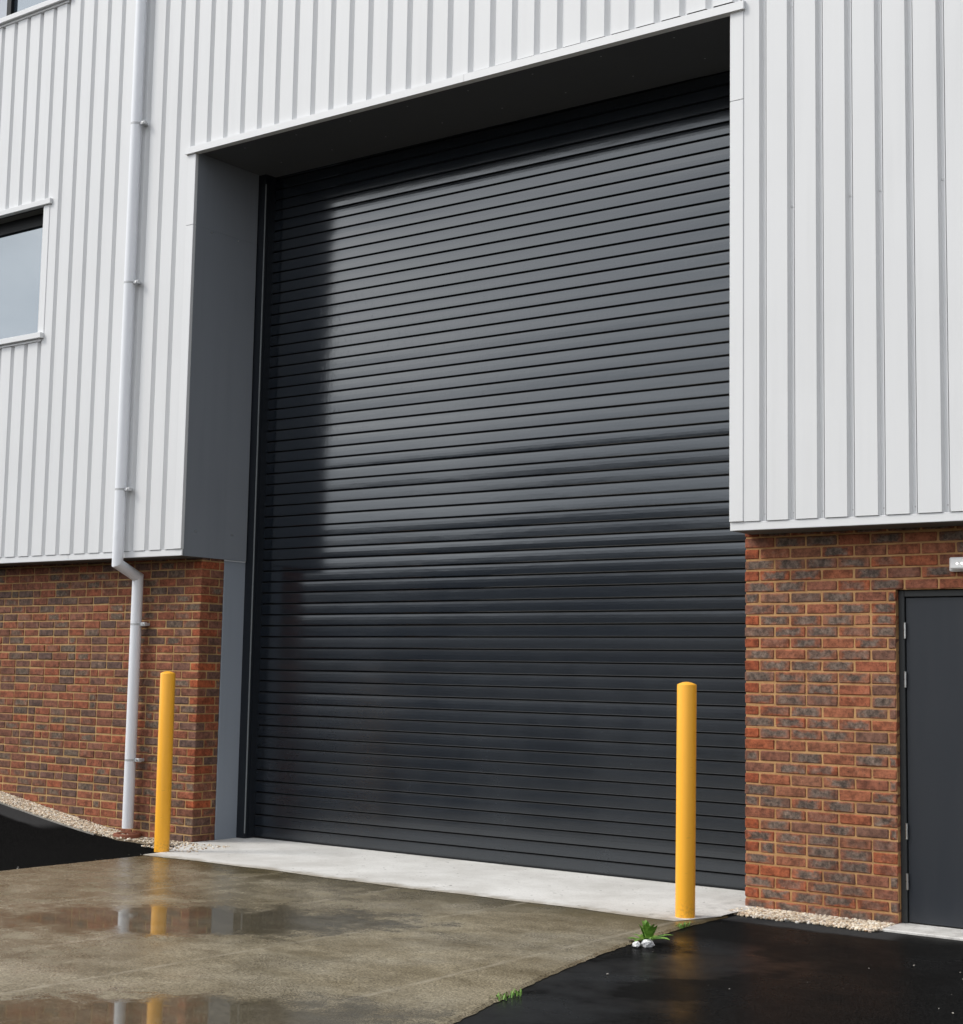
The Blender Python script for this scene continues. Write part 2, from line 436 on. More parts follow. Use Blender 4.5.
def m_pebble():
    m = mat('cream_pebble', (.5, .45, .35), .75, .3); k = N(m)
    g = k.n('ShaderNodeNewGeometry')
    col = k.ramp(g.outputs['Random Per Island'], [(0, (.24, .16, .09)), (.15, (.60, .50, .37)), (.35, (.76, .69, .57)), (.5, (.40, .25, .14)), (.62, (.84, .80, .72)), (.75, (.30, .24, .19)), (.87, (.66, .52, .36)), (1, (.82, .76, .64))])
    k.set('Base Color', col); return m
M['pebble'] = m_pebble()
M['kerb'] = m_mortar('grey_edging', (.34, .32, .29), (.20, .19, .17))
M['grit'] = mat('grey_grit', (.30, .28, .25), .8, .2)
M['litter'] = mat('crumpled_white', (.80, .80, .80), .6, .3)
def m_leaf(name, a, b):
    m = mat(name, a, .5, .4); k = N(m)
    g = k.n('ShaderNodeNewGeometry'); k.set('Base Color', k.mix(g.outputs['Random Per Island'], a, b))
    return m
M['leaf'] = m_leaf('weed_leaf', (.085, .21, .022), (.20, .33, .07))
M['gully'] = mat('clay_gully', (.20, .075, .045), .8, .2)
M['hole'] = mat('gully_void', (.004, .004, .004), .9, .1)

# ------------------------------------------------------------------ key numbers (metres; cladding face is y=0)
XL, XR = -.850, 4.474        # clad opening
ZH, ZC = 6.105, 2.495        # head and foot of the cladding
YB = .27                     # brick face
YG = .79                     # end of the reveal
TOP = 9.6
E0, E1 = -9.0, 13.0          # building ends

# ------------------------------------------------------------------ ground
def rampz(x):                # the yard rises towards the left
    t = max(0.0, -1.35 - x)
    t = min(t, 3.2)
    return .150 * (t - .35 * (1 - math.exp(-t / .35))) if t > 0 else 0
def grid(xs, ys, zf):
    b = MB(); nx = len(xs)
    vs = [(x, y, zf(x, y)) for y in ys for x in xs]
    b.mesh(vs, [(j * nx + i, j * nx + i + 1, (j + 1) * nx + i + 1, (j + 1) * nx + i) for j in range(len(ys) - 1) for i in range(nx - 1)], 0, True)
    return b
xs = [-400, -120, -40, -15, -9] + [-8.75 + .25 * i for i in range(31)] + [-.90, -.6, -.5, 0, 2, 4, 6, 8, 12, 40, 120, 400]
ys = [-400, -150, -60, -20, -10, -6, -4, -3, -2, -1.4, -1, -.7, -.5, -.3, -.15, -.05, .1, .27, .33, 8, 60, 400]
o = grid(xs, ys, lambda x, y: rampz(x) - .004 if y < 1 else -.05).build('ground', M['asphalt'])
tag(o, kind='structure')

# wet concrete slab, right edge ragged
redge = [(4.552, -.15), (4.548, -.60), (4.565, -.9), (4.59, -1.3), (4.665, -1.87), (4.80, -2.6), (5.08, -3.7), (5.30, -4.6), (5.9, -7), (7.2, -12)]
def rx(y):
    for (x0, y0), (x1, y1) in zip(redge, redge[1:]):
        if y1 <= y <= y0: return x0 + (x1 - x0) * (y - y0) / (y1 - y0)
    return redge[-1][0]
b = MB(); yl = [-.15 - .045 * i for i in range(264)]
rows = []
for y in yl:
    w = rx(y) + random.uniform(-.007, .007); l = -.462 + random.uniform(-.006, .006)
    rows.append([(l, y, .0), (l + .02, y, .010), (1.5, y, .010), (w - .02, y, .010), (w, y, -.001)])
for r0, r1 in zip(rows, rows[1:]):
    for i in range(4): b.face([r0[i], r0[i + 1], r1[i + 1], r1[i]])
tag(b.build('concrete_slab', M['concrete']), kind='structure')
# pale apron under the shutter
b = MB(); n = 120
fr = []
for i in range(n + 1):
    x = -.47 + (4.545 + .47) * i / n
    wob = .018 * math.sin(x * 2.3) + .010 * math.sin(x * 7.1 + 1) + random.uniform(-.004, .004)
    y = -.615 + wob
    if x > 4.425: y += min(.42, (x - 4.425) * 3.2)
    fr.append((x, y))
for (x0, y0), (x1, y1) in zip(fr, fr[1:]):
    for (ya, za), (yb_, zb) in (((0, .0125), (.03, .016)), ((.03, .016), (.5, .016))):
        b.face([(x0, y0 + ya, za), (x1, y1 + ya, za), (x1, y1 + yb_, zb), (x0, y0 + yb_, zb)])
    b.face([(x0, y0 + .5, .016), (x1, y1 + .5, .016), (x1, 1.05, .016), (x0, 1.05, .016)])
lf = [(-.47, -.60), (-.50, -.42), (-.60, -.22), (-.76, .0), (-.885, .20), (-.885, .30), (-.868, .30), (-.868, 1.05)]
for (xa, ya), (xb, yb_) in zip(lf, lf[1:]):
    if ya == yb_: continue
    ws = 0.0
    b.face([(xa, ya, .0125), (-.47, ya, .0161), (-.47, yb_, .0161), (xb, yb_, .0125)])
tag(b.build('apron', M['apron']), kind='structure')
# door threshold
b = MB(); b.cbox(5.505, 7.3, .02, .42, -.06, .012, .006)
tag(b.build('threshold', M['apron']), kind='structure')
# edging kerb between asphalt and gravel on the left
b = MB()
kx = [-8.8 + .2 * i for i in range(36)]
for x0, x1 in zip(kx, kx[1:]):
    z0, z1 = rampz(x0) + .005, rampz(x1) + .005
    b.face([(x0, -.040, z0 - .05), (x1, -.040, z1 - .05), (x1, -.040, z1), (x0, -.040, z0)])
    b.face([(x0, -.040, z0), (x1, -.040, z1), (x1, -.012, z1), (x0, -.012, z0)])
    b.face([(x0, -.012, z0), (x1, -.012, z1), (x1, -.012, z1 - .05), (x0, -.012, z0 - .05)])
tag(b.build('kerb', M['kerb']), kind='structure')

# ------------------------------------------------------------------ gravel
ICO = None
def ico():
    global ICO
    if ICO is None:
        bm = bmesh.new(); bmesh.ops.create_icosphere(bm, subdivisions=1, radius=1)
        ICO = ([v.co.copy() for v in bm.verts], [tuple(v.index for v in f.verts) for f in bm.faces]); bm.free()
    return ICO
def pebble(b, x, y, z, r):
    vs, fs = ico()
    sq = [random.uniform(.78, 1.18) for _ in range(3)]
    sx, sy, sz = r * random.uniform(.8, 1.35), r * random.uniform(.7, 1.1), r * random.uniform(.5, .85)
    M3 = Matrix.Rotation(random.uniform(0, 6.28), 3, 'Z') @ Matrix.Rotation(random.uniform(-.5, .5), 3, 'X')
    b.mesh([M3 @ Vector((v.x * sx * random.uniform(.82, 1.15), v.y * sy * random.uniform(.82, 1.15), v.z * sz)) + Vector((x, y, z)) for v in vs], fs)
b = MB()
gx = [-8.7 + .2 * i for i in range(40)]
for x0, x1 in zip(gx, gx[1:]):
    if x1 > -.86: break
    b.face([(x0, -.012, rampz(x0) - .004), (x1, -.012, rampz(x1) - .004), (x1, .30, rampz(x1) + .012), (x0, .30, rampz(x0) + .012)], 1)
for i in range(9500):
    x = -.93 - 4.2 * random.random() ** 1.0
    y = random.uniform(-.02, .262)
    if x > -2.0 and random.random() < min(.88, (x + 2.0) * 1.9): continue
    pebble(b, x, y, rampz(x) + .004 + .010 * random.random(), random.uniform(.006, .0125))
for i in range(150):          # strays swept round the pier and onto the apron
    a = random.random()
    pebble(b, -.92 + .62 * random.random() ** 1.5, random.uniform(-.30, .24), .018, random.uniform(.006, .015))
tag(b.build('gravel', [M['pebble'], M['soil']]), 'cream gravel strip rising along the foot of the left brick wall', 'gravel', 'gravel strips', 'stuff')
b = MB()
b.face([(4.50, -.03, -.001), (5.50, -.03, -.001), (5.50, .30, .002), (4.46, .30, .002)], 1)
for i in range(4200):
    x = random.uniform(4.47, 5.50); y0 = -.045 + .02 * math.sin(x * 9) + random.uniform(-.03, .02)
    y = random.uniform(max(y0, -.1), .262)
    if x < 4.56 and y < -.02: continue
    pebble(b, x, y, .001 + .012 * random.random(), random.uniform(.007, .014))
tag(b.build('gravel', [M['pebble'], M['soil']]), 'cream gravel strip at the foot of the brick wall beside the grey door', 'gravel', 'gravel strips', 'stuff')

# ------------------------------------------------------------------ the warehouse
W = empty('warehouse', (2, 0, 0))
tag(W, 'white ribbed metal and brick warehouse with a large dark roller shutter', 'warehouse')

D = .034   # rib depth
def clad_strip(b, x0, x1, z0, z1, first, pitch, s1=.024, s2=.059, groove=False):
    """profiled sheet between x0 and x1"""
    pts = [(x0, 0.0)]
    a = first
    while a < x0: a += pitch
    while a + .075 < x1:
        pts += [(a, 0.0), (a + s1, D), (a + .052, D), (a + s2, 0.0)]
        if groove: pts[-1:] = [(a + .044, 0.0), (a + .0475, 0.0), (a + .048, .014), (a + .0535, .014), (a + .054, 0.0)]
        a += pitch
    pts.append((x1, 0.0))
    for (xa, ya), (xb, yb_) in zip(pts, pts[1:]):
        b.face([(xa, ya, z0), (xb, yb_, z0), (xb, yb_, z1), (xa, ya, z1)])
    return pts
fixings = MB()
def fix(x, z, y=D, r=.006):
    fixings.lathe([(0.0, 0), (0.0, 0)], 0, 0, 3) if False else None
    n = 8
    c = [(x + r * math.cos(2 * math.pi * j / n), y - .006, z + r * math.sin(2 * math.pi * j / n)) for j in range(n)]
    d = [(p[0], y + .002, p[2]) for p in c]
    fixings.mesh(c + d, [tuple(range(n))] + [(j, (j + 1) % n, n + (j + 1) % n, n + j) for j in range(n)])
b = MB()
PL, PH, PR = (-3.814, .2068), (-.933, .2085), (4.690, .2047)
fl = PL[0] - .2068 * 26; fr_ = PR[0]
zb = ZC + .058
# left field, cut round the two windows
WX, WZ0, WZ1 = -2.90, 4.655, 5.985
UX, UZ0 = -2.70, 8.01
for (x0, x1, z0, z1) in ((-9, -5.16, zb, TOP), (-5.16, WX, zb, WZ0 + .01), (-5.16, WX, WZ1 + .03, UZ0), (WX, UX, zb, UZ0), (UX, -.948, zb, TOP)):
    clad_strip(b, x0, x1, z0, z1, fl, PL[1])
clad_strip(b, -.948, 4.577, ZH + .062, TOP, PH[0], PH[1])
clad_strip(b, 4.577, 13.0, zb, TOP, PR[0] + .003, PR[1], .011, .046, True)
for i in range(36):
    x = PR[0] + PR[1] * i + .032
    fix(x, zb + .045)
    if i in (1, 3, 4, 6, 8, 9, 11): fixings.box(x - .017, x + .012, D - .004, D + .001, 4.645, 4.658)
    if i in (1, 5): fix(x, 6.03)
    if i % 2: fix(x + .012, 3.02 + .05 * math.sin(i))
for i in range(-24, 14):
    x = PL[0] + PL[1] * i + .032
    fix(x, zb + .045); 
# end returns
b.face([(-9, 0, zb), (-9, 9, zb), (-9, 9, TOP), (-9, 0, TOP)])
b.face([(13, 0, zb), (13, 9, zb), (13, 9, TOP), (13, 0, TOP)])
b.build('cladding', M['white_clad'], W, fix=False)
fixings.build('fixings', M['screw'], W)['kind'] = 'stuff'
# core behind the sheets, so nothing shows daylight
b = MB()
for (x0, x1, z0, z1) in ((-8.98, -5.2, ZC, TOP - .02), (-5.2, -2.99, ZC, WZ0), (-5.2, -2.99, WZ1, UZ0), (-2.99, XL - .03, ZC, TOP - .02), (XL - .03, XR + .03, ZH + .03, TOP - .02), (XR + .03, 12.98, ZC, TOP - .02)):
    b.box(x0, x1, .06, .26, z0, z1)
b.build('backing_wall', M['under'], W)
# roof capping
b = MB(); b.box(-9.1, 13.1, -.05, 9.1, TOP, TOP + .12); b.build('roof', M['white_trim'], W)
# foot closure under the overhang
for xa, xb in ((-9, XL - .031), (XR + .031, 13)):
    b = MB(); b.box(xa, xb, .014, YB + .12, ZC - .004, ZC + .04); b.build('closure_strip', M['under'], W)
# drip flashing along the foot
def run(b, x0, x1, y0, y1, z0, z1, seams=()):
    xs_ = [x0] + list(seams) + [x1]
    for a, c in zip(xs_, xs_[1:]):
        b.cbox(a + (.0012 if a != x0 else 0), c - (.0012 if c != x1 else 0), y0, y1, z0, z1, .002)
b = MB(); run(b, -9, XL, .008, .024, ZC, zb - .002, (-6.1, -2.39)); b.build('foot_flashing', M['white_trim'], W)
b = MB(); run(b, XR, 13, .008, .024, ZC, zb - .002, (7.6, 10.6)); b.build('foot_flashing', M['white_trim'], W)
# jamb trims
for (x0, x1) in ((-.948, XL), (XR, 4.577)):
    b = MB()
    b.cbox(x0, x1, -.006, .03, zb, 5.450, .003); b.cbox(x0, x1, -.006, .03, 5.4525, ZH - .004, .003)
    b.build('jamb_trim', M['white_trim'], W)
# head flashing (drip over the opening), its right end a hair lower
b = MB()
vs = []
def hz(x): return ZH - .022 * (x + .95) / 5.5
for (x0, x1) in ((-.968, 2.179), (2.1815, 4.588)):
    vv = []
    for x in (x0, x1):
        vv += [(x, -.030, hz(x)), (x, .032, hz(x)), (x, .032, hz(x) + .066), (x, -.0285, hz(x) + .060)]
    b.mesh(vv, [(0, 1, 2, 3), (4, 7, 6, 5), (0, 4, 5, 1), (1, 5, 6, 2), (2, 6, 7, 3), (3, 7, 4, 0)])
    # little hemmed lip
    b.box(x0, x1, -.034, -.028, hz(x1) - .006, hz(x1) + .002) if False else None
b.build('head_flashing', M['white_trim'], W)

# reveal lining: two side panels and soffit
for sgn, x, nm in ((1, XL, 'l'), (-1, XR, 'r')):
    b = MB()
    xa, xb = (x - .03, x) if sgn > 0 else (x, x + .03)
    b.box(xa, xb, .031, YG, ZC, 5.4507); b.box(xa, xb, .031, YG, 5.4515, ZH + .02)
    rv = b.build('reveal_panel', M['panel'], W)
    for (y, z) in ((.22, 5.43), (.16, 2.72), (.60, 2.72), (.55, 5.43)):
        n = 10; f = MB()
        xs_ = x + sgn * .003
        f.mesh([(xs_, y + .007 * math.cos(6.283 * j / n), z + .007 * math.sin(6.283 * j / n)) for j in range(n)], [tuple(range(n))])
        f.build('rivet', M['steel'], rv)
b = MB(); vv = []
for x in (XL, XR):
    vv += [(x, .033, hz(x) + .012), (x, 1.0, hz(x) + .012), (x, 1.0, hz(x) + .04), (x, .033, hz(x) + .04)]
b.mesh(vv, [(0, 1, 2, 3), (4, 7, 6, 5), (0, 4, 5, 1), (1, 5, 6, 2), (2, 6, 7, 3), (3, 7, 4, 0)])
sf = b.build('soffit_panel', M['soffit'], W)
for i in range(8):
    for y in (.16, .62):
        x = XL + .45 + .62 * i; n = 8; f = MB()
        f.mesh([(x + .007 * math.cos(6.283 * j / n), y + .007 * math.sin(6.283 * j / n), hz(x) + .009) for j in range(n)], [tuple(range(n))])
        f.build('rivet', M['screw'], sf)
# pale pier strips between brick return and guide
for sgn, x in ((1, -.870), (-1, 4.494)):
    b = MB(); xa, xb = (x - .05, x) if sgn > 0 else (x, x + .05)
    b.cbox(xa, xb, .545, YG + .025, .0, ZC - .012, .004)
    b.build('pier_strip', M['strip'], W)

# ---- roller shutter
ZS0, P = .018, .0995
SX0, SX1, SY = -.772, 4.42, .920
b = MB()
prof = []
k = 0
z = ZS0
while z < 6.20:
    # one slat: recessed joint, then a slightly bowed face
    ta, tb = random.gauss(0, .0005), random.gauss(0, .0003)
    for (t, y) in ((0, .016), (.105, .016), (.108, .0022), (.150, .0002), (.33, -.0001), (.55, -.0003), (.78, -.0001), (.95, .0004), (.985, .0022), (.998, .006), (1.0, .016)):
        prof.append((SY + y + ((ta * (t - .5) * 2 + tb * (1 - 4 * (t - .5) ** 2)) if y < .010 else 0), z + t * P))
    z += P
for (y0, z0), (y1, z1) in zip(prof, prof[1:]):
    yy = max(y0, y1) - SY
    mi = 1 if yy > .010 else (2 if z1 - z0 < .0036 else 0)
    b.face([(SX0, y0, z0), (SX1, y0, z0), (SX1, y1, z1), (SX0, y1, z1)], mi, None, False)
sh = b.build('roller_shutter', [M['slat'], M['groove'], M['slat_edge']], W, fix=False)
tag(sh, 'dark grey slatted roller shutter, closed')
b = MB(); b.cbox(SX0, SX1, SY - .010, SY + .03, .0165, .032, .003); b.build('bottom_bar', M['frame_black'], sh)
for sgn, xo in ((1, XL), (-1, XR - .02)):
    b = MB()
    def bx(u0, u1, y0, y1, z0, z1, m):
        a, c = xo + sgn * u0, xo + sgn * u1
        b.box(min(a, c), max(a, c), y0, y1, z0, z1, m)
    bx(-.02, .080, .803, 1.0, .016, 6.20, 0)
    bx(.0805, .088, .798, .808, .06, 6.02, 1)
    bx(.0805, .086, .846, 1.0, .016, 6.20, 0)
    b.build('guide_rail', [M['black'], M['edge_seal']], sh)
b = MB(); b.box(-1.0, 4.7, 1.005, 1.05, 0, 6.3); b.build('shutter_backing', M['black'], sh)

# ---- brickwork
def brick_wall(x0, x1, ztop, holes, corner, material, mortar, label, par=0, cut=.10):
    """stretcher bond; 'corner' = -1 return at x1, +1 return at x0"""
    b = MB(); course = .075; L, H, T = .2145, .064, .1025
    n = int(round(ztop / course)) + 2
    J = .0105
    zstart = -.075
    for r in range(n):
        z0 = zstart + r * course
        z1 = z0 + H
        if z0 > ztop: break
        z1 = min(z1, ztop + .02)
        odd = (r + par) % 2
        # positions measured away from the corner
        u = 0.0
        total = x1 - x0
        first = True
        while u < total:
            ln = (T if odd else L) if first else L
            if not first and random.random() < cut: ln = T
            a, c = u, min(u + ln, total)
            u += ln + J
            dep = T
            if first: dep = L if odd else T
            corner_head = first and odd
            first = False
            if c - a < .03: continue
            if corner > 0: xa, xb = x0 + a, x0 + c
            else: xa, xb = x1 - c, x1 - a
            segs = [(xa, xb)]
            for (hx0, hx1, hz0, hz1) in holes:
                if z1 > hz0 + .02 and z0 < hz1 - .02:
                    out = []
                    for (p, q) in segs:
                        if q <= hx0 or p >= hx1: out.append((p, q)); continue
                        if p < hx0 - .03: out.append((p, hx0))
                        if q > hx1 + .03: out.append((hx1, q))
                    segs = out
            for (p, q) in segs:
                dy = random.uniform(-.0015, .0025)
                b.cbox(p, q, YB + dy, YB + dep, z0 + random.uniform(-.001, .001), z1 + random.uniform(-.001, .001), random.uniform(.004, .0075), 1 if corner_head and random.random() < .75 else 0, .0018, 'x')
        # return
        y = YB + (L if odd else T) + J
        while y < .535:
            ln = L if y > YB + .11 or not odd else L
            y1 = min(y + ln, .54)
            if y1 - y > .02:
                xa, xb = (x0, x0 + T) if corner > 0 else (x1 - T, x1)
                b.cbox(xa, xb, y, y1, z0, z1, .004, 0, .0014, 'y')
            y = y1 + J
    o = b.build('brick_wall', [material, M['brick_head']], W, fix=False)
    tag(o, label)
    mb = MB(); e = .0065
    xs_ = sorted({x0, x1} | {h for q in holes for h in q[:2] if x0 < h < x1})
    for xa, xb in zip(xs_, xs_[1:]):
        zl = -.1
        for (hx0, hx1, hz0, hz1) in holes:
            if xa >= hx0 - 1e-6 and xb <= hx1 + 1e-6: zl = hz1
        ea = xa + (e if (xa == x0 and corner > 0) else 0); eb = xb - (e if (xb == x1 and corner < 0) else 0)
        mb.box(ea, eb, YB + e, .5395, zl, ztop + .03)
    mb.build('mortar', mortar, o)
    return o
brick_wall(-8.9, -.870, ZC - .01, [], -1, M['brick_red'], M['mortar_l'], 'red and brown brick wall left of the shutter')
M_ = None
DX0, DX1, DZ = 5.512, 6.60, 2.100
brick_wall(4.450, 10.5, ZC - .01, [(DX0, DX1, -1, DZ)], 1, M['brick_dark'], M['mortar_r'], 'brown and grey brick wall with orange mortar round the door', 1, .012)

# ---- fire door
b = MB()
b.cbox(DX0 + .045, DX1 - .045, .332, .375, .020, DZ - .050, .003)
dr = b.build('door', M['door'], W)
tag(dr, 'plain dark grey steel door')
b = MB()
b.cbox(DX0 + .001, DX0 + .040, .318, .42, .0125, DZ - .002, .003); b.cbox(DX1 - .040, DX1 - .001, .318, .42, .0125, DZ - .002, .003)
b.cbox(DX0 + .0405, DX1 - .0405, .318, .42, DZ - .045, DZ - .002, .003)
b.box(DX0 + .04, DX1 - .04, .39, .42, .0125, DZ - .045)
b.build('door_frame', M['doorframe'], dr)
for zc in (1.84, 1.53, .58, .27):
    b = MB(); b.tube([(DX0 + .0425, .318, zc - .05), (DX0 + .0425, .318, zc - .005)], .0085, 12); b.tube([(DX0 + .0425, .318, zc + .005), (DX0 + .0425, .318, zc + .05)], .0085, 12)
    b.tube([(DX0 + .0425, .318, zc - .006), (DX0 + .0425, .318, zc + .006)], .007, 12)
    b.build('hinge', M['steel'], dr)
b = MB(); b.cbox(6.42, 6.47, .322, .333, .93, 1.12, .003); b.tube([(6.445, .325, 1.06), (6.445, .28, 1.06)], .010, 12); b.cbox(6.32, 6.455, .272, .288, 1.05, 1.07, .004)
b.build('handle', M['steel'], dr)

# ---- windows
def window(x0, x1, z0, z1, drip, mull, label, lower):
    yG = .19
    b = MB(); b.face([(x0, yG, z0), (x1, yG, z0), (x1, yG, z1), (x0, yG, z1)])
    root = b.build('window', M['glass'], W, fix=False)
    tag(root, label)
    b = MB()
    b.box(x0 - .03, x1 + .0, yG - .03, yG + .06, z1 - .12, z1 + .003); b.box(x0 - .03, x1, yG - .03, yG + .06, z0 - .05, z0 + .04)
    b.box(x0 - .06, x0 + .045, yG - .029, yG + .06, z0 + .041, z1 - .121); b.box(x1 - .045, x1 + .02, yG - .029, yG + .06, z0 + .041, z1 - .121)
    for xm in mull: b.box(xm - .035, xm + .035, yG - .04, yG + .05, z0 + .041, z1 - .121)
    # reveal soffit, dark
    b.box(x0 - .06, x1 + .002, .034, yG + .05, z1 + .004, z1 + .03)
    b.box(x0 - .06, x0 - .03, .034, yG + .05, z0, z1); b.box(x1 + .002, x1 + .03, .034, yG + .05, z0, z1)
    b.build('frame', M['frame_black'], root)
    b = MB()
    b.cbox(x0 - .09, x1 + .094, -.045, .03, z0 - .050, z0 + .004, .003)
    b.face([(x0 - .09, .031, z0 + .004), (x1 + .094, .031, z0 + .004), (x1 + .094, yG - .031, z0 + .02), (x0 - .09, yG - .031, z0 + .02)])
    b.cbox(x0 - .09, x1 + .060, -.012, .03, z0 - .075, z0 - .0505, .002)
    b.build('sill', M['white_trim'], root)
    for xa in (x1, x0 - .092):
        b = MB(); b.cbox(xa, xa + .092, -.006, .03, z0 + .005, z1 - .004, .002); b.build('jamb_flashing', M['white_trim'], root)
    if drip:
        b = MB(); b.cbox(x0 - .125, x1 + .125, -.030, .03, z1 - .002, z1 + .052, .003); b.build('drip_flashing', M['white_trim'], root)
    return root
window(-5.07, -2.988, 4.706, 5.985, True, (), 'dark framed window at middle height', True)
w2 = window(-5.07, -2.80, 8.065, 9.3, True, (-3.93,), 'upper window with black mullion', False)
b = MB(); b.box(-5.02, -3.97, .175, .188, 8.11, 9.17); b.build('side_panel', M['blind'], w2)
# close the wall behind and above the upper window
b = MB(); b.box(-5.2, -2.70, .24, .30, WZ0 - .2, TOP - .05); b.build('dark_lining', M['black'], W)
b = MB(); clad_strip(b, -5.16, UX, 9.36, TOP, fl, PL[1]); b.build('cladding', M['white_clad'], W, fix=False)

# ------------------------------------------------------------------ downpipe
PX = -1.605
b = MB(); yu, ylw = -.064, .188
b.tube([(PX, yu, 9.5), (PX, yu, 2.440), (PX - .01, ylw, 2.330), (PX - .012, ylw, .085)], .050, 32)
dp = b.build('downpipe', M['pipe'])
tag(dp, 'pale grey downpipe bent back under the cladding to run down the brick', 'downpipe')
def ring(z, y, r=.0535, h=.05, x=PX):
    b = MB(); b.lathe([(.049, z - h / 2), (r, z - h / 2 + .002), (r, z + h / 2 - .002), (.049, z + h / 2)], x, y, 48, 0, False); return b
for z in (2.70,):
    ring(z, yu, .0508, .085).build('socket', M['pipe'], dp)
for z, y, x in ((6.505, yu, PX), (5.007, yu, PX), (3.106, yu, PX), (1.905, ylw, PX - .01), (.690, ylw, PX - .01)):
    b = ring(z, y, .0509, .022, x)
    y1 = .0 if y < 0 else YB
    b.cbox(x + .046, x + .118, y - .004, y + .030, z - .016, z + .016, .003)
    b.cbox(x + .046, x + .090, y + .004, y1 + .002, z - .013, z + .013, .002)
    br = b.build('bracket', M['galv'], dp)
    b = MB(); b.tube([(x + .095, y - .012, z), (x + .095, y + .03, z)], .008, 8); b.build('bolt', M['steel'], br)
# clay gully under the pipe
b = MB()
gx, gy = PX, .175
b.lathe([(.073, -.02), (.073, .040), (.115, .044), (.125, .030), (.125, -.02)], gx, gy, 28)
b.lathe([(.0, .0), (.073, .002)], gx, gy, 28, 1)
tag(b.build('drain_gully', [M['gully'], M['hole']]), 'reddish clay drain gully under the foot of the downpipe', 'drain')

# ------------------------------------------------------------------ bollards
def bollard():
    b = MB(); r = .0625
    b.lathe([(r + .0, 0.0), (r, .02), (r, 1.455), (r - .001, 1.459)], 0, 0, 48)
    o = b.build('bollard', M['yellow'])
    c = MB(); c.lathe([(r - .001, 1.459), (r - .004, 1.463), (r - .012, 1.466), (.030, 1.474), (.012, 1.4775), (0.0005, 1.478)], 0, 0, 48)
    cp = c.build('cap', M['yellow'], o)
    return o
b1 = bollard(); b1.location = (-.533, -.375, .012); b1.rotation_euler = (0, R(-.3), 0)
tag(b1, 'yellow steel bollard standing before the left brick pier near the downpipe', 'bollard', 'yellow bollards')
b2 = b1.copy(); COL.objects.link(b2); b2.location = (4.398, -.442, .012); b2.rotation_euler = (0, R(.2), 0)
for ch in list(b1.children):
    c = ch.copy(); COL.objects.link(c); c.parent = b2
b2['label'] = 'yellow steel bollard standing in front of the dark shutter, beside the weed'

# ------------------------------------------------------------------ bulkhead lamp over the door
L = empty('wall_lamp', (6.05, YB, 2.247))
tag(L, 'small white rectangular bulkhead light on the brick above the grey door', 'wall light')
b = MB(); b.cbox(5.880, 6.25, .225, .271, 2.203, 2.292, .008); b.build('lamp_body', M['lamp_body'], L)
b = MB(); b.cbox(5.897, 6.238, .186, .2245, 2.213, 2.286, .010); b.build('diffuser', M['lens'], L)
for x in (5.945, 5.975, 6.01, 6.05, 6.09, 6.13):
    b = MB(); b.cbox(x - .005, x + .005, .1835, .188, 2.244, 2.254, .001); b.build('led', M['led'], L)

# ------------------------------------------------------------------ weed, tufts, white litter
def leaf_mesh(length, width, arch, twist, teeth):
    b = MB(); n = 12; top = []
    for i in range(n + 1):
        t = i / n
        w = width * math.sin(math.pi * min(1, t * .93 + .04)) ** .8 * (1 - .25 * t)
        w *= 1 - teeth * (.5 if i % 2 else 0)
        x = length * t * (1 - .25 * arch * t); z = arch * length * (t - 1.05 * t * t * .9)
        top.append((Vector((x, -w, z + .15 * w)), Vector((x, 0, z - .05 * w)), Vector((x, w, z + .15 * w))))
    for (a, c, d), (e, f, g) in zip(top, top[1:]):
        b.face([a, c, f, e], 0, None, True); b.face([c, d, g, f], 0, None, True)
    return b
wd = empty('weed', (4.672, -1.375, .008))
tag(wd, 'green leafy weed growing at the slab edge below the bollard', 'weed')
for i in range(24):
    ang = i * 2.4 + random.uniform(-.2, .2); up = i < 11
    lf = leaf_mesh(random.uniform(.12, .17) if up else random.uniform(.13, .20), random.uniform(.024, .038), random.uniform(.2, .5), 0, .45).build('leaf', M['leaf'], fix=False)
    lf.parent = wd
    lf.rotation_euler = (random.uniform(-.25, .25), -R(random.uniform(52, 78) if up else random.uniform(2, 22)), ang)
    lf.scale = (.86,) * 3
    lf.location = (.01 * math.cos(ang), .01 * math.sin(ang), 0)
def tuft(x, y, n, h, label, spread=.06):
    b = MB()
    for i in range(n):
        px, py = x + random.uniform(-spread, spread) * .5, y + random.uniform(-spread, spread) * 1.4
        a = random.uniform(0, 6.28); hh = h * random.uniform(.5, 1); ww = .004
        dx, dy = math.cos(a), math.sin(a); lean = random.uniform(.3, .9)
        p = [Vector((px, py, .0)), Vector((px + dx * hh * lean * .4, py + dy * hh * lean * .4, hh * .6)), Vector((px + dx * hh * lean, py + dy * hh * lean, hh * .9))]
        sd = Vector((-dy, dx, 0)) * ww
        b.face([p[0] - sd, p[0] + sd, p[1] + sd * .8, p[1] - sd * .8]); b.face([p[1] - sd * .8, p[1] + sd * .8, p[2]])
    o = b.build('grass_tuft', M['leaf'], fix=False)
    tag(o, label, 'grass', 'grass tufts at the slab edge'); return o
tuft(4.94, -3.12, 46, .035, 'low green grass tuft on the slab edge in the foreground asphalt corner', .075)
tuft(4.535, -.72, 40, .035, 'small green grass tuft at the foot of the bollard before the shutter', .05)
